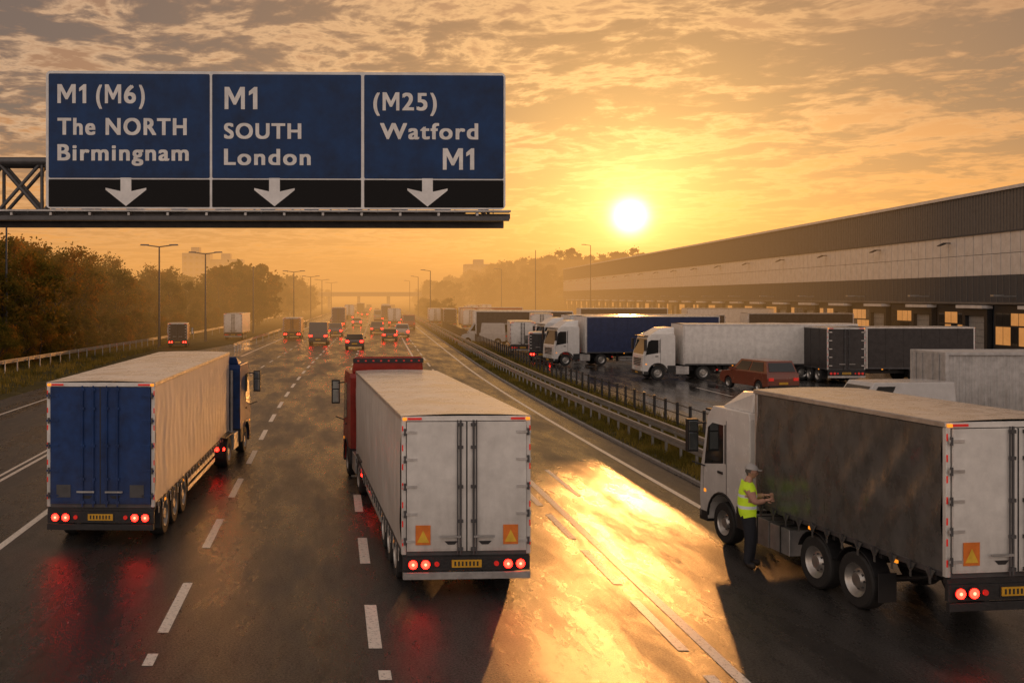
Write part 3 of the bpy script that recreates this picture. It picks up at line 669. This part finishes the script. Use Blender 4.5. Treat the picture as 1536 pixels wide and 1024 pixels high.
while y<190:
    x=15.2+off(y); f.box(x-.05,x+.05,y-.05,y+.05,0,1.35,M_black); y2=y+1.6; x2=15.2+off(y2)
    for z in(.45,.85,1.25): f.tube((x,y,z),(x2,y2,z),.022,M_black,5)
    y=y2
f.obj('post_and_rail_fence')
def lamp(x,y,h,arms=2,name='street_lamp'):
    e=empty(name,(x,y,0)); b=MB(); b.tube((0,0,0),(0,0,1.4),.20,M_dsteel,10,.18); b.tube((0,0,1.4),(0,0,h),.15,M_dsteel,8,.09)
    if arms:
        for s_ in((-1,1) if arms==2 else (-1,)):
            b.tube((0,0,h-.05),(s_*1.5,0,h+.15),.07,M_dsteel,6); b.hexa([(s_*1.2,-.14,h+.08),(s_*2.3,-.14,h+.12),(s_*2.3,.14,h+.12),(s_*1.2,.14,h+.08)],[(s_*1.2,-.10,h+.26),(s_*2.2,-.1,h+.28),(s_*2.2,.1,h+.28),(s_*1.2,.10,h+.26)],M_dsteel)
    b.obj('pole_and_lantern',e)
lamp(-30.2,92,12.8,0,'pole'); lamp(-20.8,119,12.0); lamp(-17.2,134,11.8); lamp(-13.1,163,11,0,'pole')
for y in(200,250,300,360): lamp(-14+off(y),y,11)
lamp(52,256,18,0,'pole'); lamp(64.6,250,18.9,1); lamp(49,290,14,1); 
for y in(230,300,380): lamp(15+off(y),y,12,1)

# ------------------------------------------------------------------ warehouse
M_clad=mat('grey_ribbed_cladding',(.15,.14,.13),.55,var=.1,spec=.3)
M_light=mat('light_wall_panel',(.66,.65,.64),.42,.1,var=.08,scale=1.2)
M_slate=mat('slate_wall_panel',(.055,.065,.08),.5,var=.1,spec=.3)
M_dockd=mat('dock_door_panel',(.30,.30,.29),.5)
ang=-math.atan(.081)
WH=empty('warehouse',(58.7,60,0),ang); LW=300; DW=90
b=MB()
b.box(.25,DW,0,LW,-.05,15.9,M_slate); b.obj('core',WH)
b=MB(); b.box(0,.25,0,LW,12.0,15.7,M_clad)
x=0
while x<LW: b.box(-.05,0,x,x+.12,12.02,15.68,M_clad); x+=.5
b.box(-.25,.4,-.2,LW+.2,15.7,16.0,M_light); b.box(-.12,0,0,LW,11.9,12.02,M_slate)
b.obj('upper_cladding',WH)
b=MB(); x=0
while x<LW: 
    b.box(.03,.249,x+.04,x+1.46,10.0,11.9,M_light); b.box(.03,.249,x+.04,x+1.46,8.0,9.96,M_light); x+=1.5
b.obj('light_panels',WH,.01,1)
b=MB(); b.box(-.02,.25,0,LW,5.5,7.97,M_slate); x=0
while x<LW: b.box(-.05,-.02,x,x+.06,5.5,7.97,M_clad); x+=1.0
b.box(-.5,.2,0,LW,5.3,5.5,M_clad); b.obj('slate_band',WH)
b=MB(); x=3; rw=random.Random(5)
while x<LW-8:
    b.box(-.35,.1,x,x+.5,0,4.9,M_black); b.box(-.35,.1,x+3.7,x+4.2,0,4.9,M_black); b.box(-.35,.1,x+.5,x+3.7,4.2,4.9,M_black)
    b.box(-.9,.1,x-.15,x+4.35,4.9,5.2,M_light)
    for j in range(5): b.box(.0,.2,x+.5,x+3.7,.95+j*.65,1.57+j*.65,M_dockd)
    b.box(-.3,.2,x+.5,x+3.7,0,.93,M_kerb)
    b.box(-.05,.22,x+4.3,x+9.4,.0,5.2,M_black)
    for q in range(4):
        ya=x+4.5+q*1.18; b.box(-.07,-.051,ya,ya+1.08,3.4,4.5,M_winlit if rw.random()<.6 else M_glass); b.box(-.07,-.051,ya,ya+1.08,1.6,3.25,M_winlit if rw.random()<.3 else M_glass)
    x+=10
b.obj('loading_docks',WH)
b=MB(); x=10
while x<LW:
    b.box(-.7,0,x,x+.12,11.3,11.42,M_dsteel); b.hexa([(-1.1,x-.3,11.05),(-.6,x-.3,11.25),(-.6,x+.42,11.25),(-1.1,x+.42,11.05)],[(-1.1,x-.3,11.15),(-.6,x-.3,11.4),(-.6,x+.42,11.4),(-1.1,x+.42,11.15)],M_black)
    b.box(-1.6,-.02,x+4,x+4.1,6.0,6.1,M_steel); b.box(-2.1,-1.2,x+3.8,x+4.3,6.02,6.18,M_steel); x+=15
b.obj('wall_lamps',WH)

# ------------------------------------------------------------------ distant bridge + blocks
M_conc=mat('concrete',(.3,.28,.26),.8)
BR=empty('road_bridge',(0,470,0)); b=MB(); b.box(-40,90,-5,5,6.2,7.4,M_conc); b.box(-40,90,-5.3,-5,7.4,8.2,M_conc)
for x in(-2,12,26,42): b.box(x-.6,x+.6,-4,4,0,6.2,M_conc)
b.obj('deck_and_piers',BR)
M_far=mat('far_block_render',(.3,.27,.25),.8)
def block(x,y,w_,d,h,n):
    e=empty('apartment_block',(x,y,0)); b=MB(); b.box(0,w_,0,d,0,h,M_far); b.box(w_*.3,w_*.6,d*.2,d*.8,h,h+3,M_far)
    for fz in range(int(h/3)):
        for i in range(int(w_/3)): b.box(i*3+.8,i*3+2.2,-.05,.1,fz*3+1,fz*3+2.4,M_glass)
    b.obj('block',e)
block(-76,500,14,12,28,5); block(-62,505,16,12,25,5); block(85,640,20,12,27,3); block(112,640,16,12,24,3)

# ------------------------------------------------------------------ trees
def leafmat(name,c1,c2,c3):
    m=bpy.data.materials.new(name); m.use_nodes=True; nt=m.node_tree; N=nt.nodes; L=nt.links; N.clear()
    geo=N.new('ShaderNodeNewGeometry'); n=N.new('ShaderNodeTexNoise'); n.inputs['Scale'].default_value=.32; n.inputs['Detail'].default_value=6; n.inputs['Roughness'].default_value=.75
    L.new(geo.outputs['Position'],n.inputs['Vector']); r=N.new('ShaderNodeValToRGB'); cr=r.color_ramp
    cr.elements[0].position=.36; cr.elements[0].color=(*c1,1); cr.elements[1].position=.64; cr.elements[1].color=(*c3,1); e=cr.elements.new(.5); e.color=(*c2,1)
    L.new(n.outputs['Fac'],r.inputs[0]); d=N.new('ShaderNodeBsdfDiffuse'); t=N.new('ShaderNodeBsdfTranslucent'); L.new(r.outputs[0],d.inputs[0]); L.new(r.outputs[0],t.inputs[0])
    mx=N.new('ShaderNodeMixShader'); mx.inputs[0].default_value=.55; L.new(d.outputs[0],mx.inputs[1]); L.new(t.outputs[0],mx.inputs[2]); o=N.new('ShaderNodeOutputMaterial'); L.new(mx.outputs[0],o.inputs[0]); return m
M_leaf=leafmat('autumn_foliage',(.06,.075,.016),(.20,.15,.028),(.48,.20,.035))
M_bark=mat('bark',(.06,.045,.035),.9,bump=.5)
def tree_mesh(seed,h,cr_,nclump,nleaf,ls):
    R=random.Random(seed); b=MB(); top=Vector((R.uniform(-.4,.4),R.uniform(-.4,.4),h*.85))
    pts=[Vector((0,0,0))]+[top*(i/5)+Vector((R.uniform(-.2,.2),R.uniform(-.2,.2),0)) for i in range(1,6)]
    for i in range(5): b.tube(pts[i],pts[i+1],.26*(1-i/5.5),M_bark,7,.26*(1-(i+1)/5.5))
    cl=[]
    for i in range(nclump):
        t=R.random(); z=h*(.18+.80*t); rad=cr_*math.sin(math.pi*min(1,(.12+t*.86)))**.6*R.uniform(.45,1.05); a=R.uniform(0,6.283)
        c=Vector((rad*math.cos(a),rad*math.sin(a),z)); cl.append(c)
        if i%3==0:
            p=pts[min(5,max(1,int(t*5)))]*1.0; p=Vector((p.x,p.y,min(p.z,z-.3))); b.tube(p,c,.07,M_bark,5,.02)
    vs=[];fs=[]
    for c in cl:
        rr=R.uniform(.6,1.3)*cr_*.24
        for j in range(nleaf):
            d=Vector((R.gauss(0,1),R.gauss(0,1),R.gauss(0,.75)))*rr*.6; p=c+d
            u=Vector((R.uniform(-1,1),R.uniform(-1,1),R.uniform(-1,1))).normalized(); v=u.orthogonal().normalized(); s_=ls*R.uniform(.5,1.2)
            k=len(vs); vs+=[p-u*s_,p+v*s_*.6,p+u*s_,p-v*s_*.6]; fs.append((k,k+1,k+2,k+3))
    b.add(vs,fs,M_leaf); me_o=b.obj('tmp'); me=me_o.data; bpy.data.objects.remove(me_o); return me
TM=[tree_mesh(i,12,3.6,60,85,.21) for i in range(5)]
TF=[tree_mesh(20+i,12,4.4,30,34,.55) for i in range(3)]
rng=random.Random(11)
def put(name,me,x,y,z,s_,parent=None,sz=None):
    o=bpy.data.objects.new(name,me); col.objects.link(o); o.location=(x,y,z); o.rotation_euler=(0,0,rng.uniform(0,6.28)); o.scale=(s_,s_,sz or s_*rng.uniform(.9,1.1)); o.parent=parent
for i in range(44):
    y=84+i*2.4+rng.uniform(-2,2); row=i%3; x=-31.5+(y-84)*.07-row*4.5+rng.uniform(-1,1)
    put('autumn_tree',rng.choice(TM),x,y,0,rng.uniform(.92,1.22)*(1 if row else .8)*(1 if y<118 else max(.72,1-(y-118)*.007)))
for i in range(12):
    put('autumn_tree',rng.choice(TM),-40-rng.uniform(0,8),72+i*2,0,rng.uniform(1.0,1.25))
hed=empty('hedgerow',(0,0,0))
for i in range(50): y=78+i*2.5; put('bush',rng.choice(TM),-28.8+(y-84)*.075+rng.uniform(-.8,.8),y,-.9,rng.uniform(.28,.42),hed)
dt_=empty('distant_tree_line',(0,0,0))
for i in range(150):
    y=190+rng.random()**1.3*420; x=-19+off(y)-rng.uniform(2,26)-(0 if y<400 else 5); put('tree',rng.choice(TF),x,y,0,rng.uniform(.6,1.0),dt_)
def hillz(x,y):
    t=max(0,min(1,(x-(30+off(y)*.6))/70)); return 15*t*t*(3-2*t)*max(0,min(1,(y-330)/120))
hm=MB(); nx_,ny=30,30; vs=[]
for j in range(ny+1):
    for i in range(nx_+1):
        x=25+i*14; y=330+j*25; vs.append((x,y,hillz(x,y)-.1+.6*noise.noise((x*.03,y*.03,0))-.3))
hm.add(vs,[(j*(nx_+1)+i,j*(nx_+1)+i+1,(j+1)*(nx_+1)+i+1,(j+1)*(nx_+1)+i) for j in range(ny) for i in range(nx_)],M_ground,True); hm.obj('hill')
dr=empty('distant_tree_line',(0,0,0))
for i in range(260):
    y=rng.uniform(375,640); x=30+off(y)*.75+rng.uniform(0,115); put('tree',rng.choice(TF),x,y,hillz(x,y)-.5,rng.uniform(.65,1.1),dr)
for i in range(36):
    y=rng.uniform(240,380); x=17.5+off(y)+rng.uniform(0,5); put('tree',rng.choice(TF),x,y,-.5,rng.uniform(.25,.5),dr)
M_gr=leafmat('grass_blades',(.07,.07,.018),(.22,.18,.04),(.38,.28,.07))
gt=MB(); vs=[];fs=[]
def blades(x,y,z,n,h):
    for _ in range(n):
        a=rng.uniform(0,6.28); px=x+rng.uniform(-.25,.25); py=y+rng.uniform(-.25,.25); hh=h*rng.uniform(.5,1.2); w_=.018+h*.03
        k=len(vs); vs.extend([(px-w_*math.cos(a),py-w_*math.sin(a),z),(px+w_*math.cos(a),py+w_*math.sin(a),z),(px+rng.uniform(-.15,.15),py+rng.uniform(-.15,.15),z+hh)]); fs.append((k,k+1,k+2))
for i in range(4600):
    y=31+rng.random()**1.5*110; x=rng.uniform(11.9,15.9); blades(x+off(y),y,.05,7,.26 if x<13 else .5)
for i in range(2500):
    y=60+rng.random()*90; x=-20.5-rng.random()*10; blades(x,y,-.06,6,.4)
gt.add(vs,fs,M_gr); gt.obj('grass')

# ------------------------------------------------------------------ worker
def skin(name,verts,edges,rad,parent,lv=2,root=0):
    me=bpy.data.meshes.new(name); me.from_pydata(verts,edges,[]); o=bpy.data.objects.new(name,me); col.objects.link(o)
    sk=o.modifiers.new('s','SKIN'); 
    sl=me.skin_vertices[0].data
    for i,r_ in enumerate(rad):
        sl[i].radius=(r_,r_) if isinstance(r_,float) else r_
        sl[i].use_root=(i==root)
    sb=o.modifiers.new('u','SUBSURF'); sb.levels=lv; sb.render_levels=lv
    dg=bpy.context.evaluated_depsgraph_get(); dg.update(); m2=bpy.data.meshes.new_from_object(o.evaluated_get(dg)); bpy.data.objects.remove(o)
    o=bpy.data.objects.new(name,m2); col.objects.link(o); o.parent=parent
    for p in m2.polygons: p.use_smooth=True
    return o
M_skin=mat('skin',(.50,.28,.20),.55,var=.06,scale=20)
M_trou=mat('dark_work_trousers',(.018,.02,.028),.85,bump=.4,bscale=9)
M_boot=mat('work_boots',(.03,.022,.016),.6)
M_sleeve=mat('pink_shirt_sleeve',(.50,.27,.21),.8,bump=.3,bscale=14)
M_cap=mat('grey_cap',(.42,.41,.40),.6)
M_hair=mat('hair',(.10,.09,.08),.8)
mv,ntv,bv=new_mat('hi_vis_vest'); NV=ntv.nodes; LV=ntv.links
tcv=NV.new('ShaderNodeTexCoord'); sv=NV.new('ShaderNodeSeparateXYZ'); LV.new(tcv.outputs['Object'],sv.inputs[0])
rv=NV.new('ShaderNodeValToRGB'); rv.color_ramp.interpolation='CONSTANT'; mrv=NV.new('ShaderNodeMapRange'); mrv.inputs[1].default_value=.8; mrv.inputs[2].default_value=1.6; LV.new(sv.outputs['Z'],mrv.inputs[0]); LV.new(mrv.outputs[0],rv.inputs[0])
yv=(.48,.66,.02,1); gv=(.5,.5,.48,1); cr=rv.color_ramp; cr.elements[0].position=0; cr.elements[0].color=yv; cr.elements[1].position=(1.03-.8)/.8; cr.elements[1].color=gv
for p,c_ in(((1.08-.8)/.8,yv),((1.22-.8)/.8,gv),((1.27-.8)/.8,yv)): e=cr.elements.new(p); e.color=c_
LV.new(rv.outputs[0],bv.inputs['Base Color']); bv.inputs['Roughness'].default_value=.7; bv.inputs['Emission Strength'].default_value=.18; LV.new(rv.outputs[0],bv.inputs['Emission Color'])  # faint emission added so cloth and stripes glow a little by themselves
nv=NV.new('ShaderNodeTexNoise'); nv.inputs['Scale'].default_value=9; bpv=NV.new('ShaderNodeBump'); bpv.inputs['Strength'].default_value=.7; bpv.inputs['Distance'].default_value=.04; LV.new(tcv.outputs['Object'],nv.inputs['Vector']); LV.new(nv.outputs['Fac'],bpv.inputs['Height']); LV.new(bpv.outputs[0],bv.inputs['Normal'])
WK=empty('worker',(9.20,22.1,0),math.radians(-18),1.29)
V=[(0,0,.95),(-.01,0,1.08),(.0,0,1.24),(.0,0,1.38),(.005,0,1.46),(.025,0,1.53),(.04,0,1.60),
   (.0,-.10,.90),(.03,-.11,.50),(-.03,-.12,.09),(.0,.10,.90),(.08,.12,.50),(.06,.13,.09),
   (.0,-.17,1.41),(.09,-.25,1.16),(.27,-.17,1.20),(.0,.17,1.41),(.11,.23,1.17),(.28,.08,1.24),(.12,-.13,.045),(.21,.14,.045)]
E=[(0,1),(1,2),(2,3),(3,4),(4,5),(5,6),(0,7),(7,8),(8,9),(0,10),(10,11),(11,12),(3,13),(13,14),(14,15),(3,16),(16,17),(17,18),(9,19),(12,20)]
Rr=[(.19,.17),(.20,.175),(.21,.175),(.20,.15),(.10,.09),.058,.05,(.13,.125),(.095,.095),(.07,.07),(.13,.125),(.095,.095),(.07,.07),(.10,.095),(.066,.066),(.042,.042),(.10,.095),(.066,.066),(.042,.042),(.055,.05),(.055,.05)]
bd=skin('body',V,E,Rr,WK,2,0)
for m_ in(M_trou,mv,M_sleeve,M_skin,M_boot): bd.data.materials.append(m_)
def dseg(p,a,b):
    a=Vector(a);b=Vector(b); t=max(0,min(1,(p-a).dot(b-a)/(b-a).length_squared)); return (p-(a+(b-a)*t)).length
for p in bd.data.polygons:
    c=Vector(p.center); i=0
    if c.z<.105: i=4
    elif c.z<.90: i=0
    else:
        i=1
        if c.z>1.475: i=3
        if min(dseg(c,V[13],V[14]),dseg(c,V[16],V[17]))<.095 and abs(c.y)>.18 and c.z<1.36: i=2
        if min(dseg(c,V[14],V[15]),dseg(c,V[17],V[18]))<.07 and c.x>.10: i=3
    p.material_index=i
def head():
    me=bpy.data.meshes.new('head'); bm=bmesh.new(); bmesh.ops.create_uvsphere(bm,u_segments=32,v_segments=24,radius=1)
    for v in bm.verts:
        x,y,z=v.co; fx=.098*x; fy=.075*y; fz=.122*z
        if z<0: fx*=1-.18*(-z)*(1 if x<0 else .35); fy*=1-.30*(-z)
        if x<-.3 and z<-.2: fx*=.85
        if x>.5:
            fx+=.026*math.exp(-((y/.16)**2))*math.exp(-(((z+.18)/.16)**2)); fx+=.010*math.exp(-((y/.2)**2))*math.exp(-(((z-.02)/.25)**2))
            fx+=.006*math.exp(-(((z-.16)/.1)**2)); fx-=.008*math.exp(-(((abs(y)-.36)/.16)**2))*math.exp(-(((z-.02)/.1)**2))
            fx+=.007*math.exp(-((y/.25)**2))*math.exp(-(((z+.48)/.06)**2)); fx+=.012*math.exp(-((y/.3)**2))*math.exp(-(((z+.82)/.14)**2))
        v.co=(fx,fy,fz)
    bm.to_mesh(me); bm.free(); me.materials.append(M_skin); me.materials.append(M_hair)
    for p in me.polygons:
        p.use_smooth=True; c=p.center
        if c.z>-.02 and (c.x<-.0 or c.z>.06): p.material_index=1
        if c.x<-.045 and c.z>-.07: p.material_index=1
    o=bpy.data.objects.new('head',me); col.objects.link(o); o.parent=WK; o.location=(.055,0,1.645); o.rotation_euler=(0,.12,0); return o
hd_=head()
b=MB()
M_eye=mat('eye',(.05,.035,.03),.2)
for s_ in(-1,1):
    b.tube((.083,s_*.028,.003),(.092,s_*.027,.003),.010,M_eye,10)
    b.hexa([(-.012,s_*.070,-.035),(.012,s_*.070,-.035),(.01,s_*.085,-.03),(-.012,s_*.088,-.03)],[(-.016,s_*.072,.025),(.016,s_*.072,.025),(.014,s_*.088,.022),(-.016,s_*.094,.025)],M_skin)
b.box(.084,.096,-.022,.022,-.062,-.056,mat('lips',(.35,.13,.10),.5))
o=b.obj('face_features',hd_,.003,2)
b=MB(); n=20; vs=[]
for j in range(7):
    t=j/6*math.pi/2
    for i in range(n):
        a_=2*math.pi*i/n; vs.append((.112*math.cos(a_)*math.cos(t)-.004,.092*math.sin(a_)*math.cos(t),.045+.10*math.sin(t)))
b.add(vs,[(j*n+i,j*n+(i+1)%n,(j+1)*n+(i+1)%n,(j+1)*n+i) for j in range(6) for i in range(n)],M_cap,True)
pk=[(.09,-.07),(.15,-.055),(.175,0),(.15,.055),(.09,.07)]
b.prism(pk,.044,.054,M_cap,'Z'); b.obj('cap',hd_)
def hand(wr,dr,side,up):
    wr=Vector(wr); d=Vector(dr).normalized(); n=Vector(side).normalized(); n=(n-d*n.dot(d)).normalized(); p=d.cross(n).normalized()
    palm=[wr,wr+d*.045,wr+d*.085]; vv=[tuple(wr-d*.03),tuple(palm[1]),tuple(palm[2])]; 
    skin('palm',vv,[(0,1),(1,2)],[(.026,.026),(.036,.022),(.034,.018)],WK,2).data.materials.append(M_skin)
    for k,(o_,ln) in enumerate(((-.028,.062),(-.010,.074),(.009,.070),(.026,.055))):
        b0=palm[2]-d*.015+n*o_; b1=b0+d*.03+n*o_*.1; b2=b1+(d*.8+p*.5*up).normalized()*ln*.45; b3=b2+(d*.35+p*.9*up).normalized()*ln*.4
        skin('finger_%d'%(k+1),[tuple(b0),tuple(b1),tuple(b2),tuple(b3)],[(0,1),(1,2),(2,3)],[.010,.0095,.009,.0075],WK,1).data.materials.append(M_skin)
    t0=palm[0]+d*.02-n*.024; t1=t0+(d*.6-n*.7).normalized()*.04; t2=t1+(d*.9+p*.3*up-n*.1).normalized()*.035
    skin('thumb',[tuple(t0),tuple(t1),tuple(t2)],[(0,1),(1,2)],[.013,.0115,.009],WK,1).data.materials.append(M_skin)
hand((.275,-.165,1.205),(1,.1,.15),(0,.2,1),-1); hand((.285,.075,1.245),(1,-.1,.1),(0,-.2,1),1)
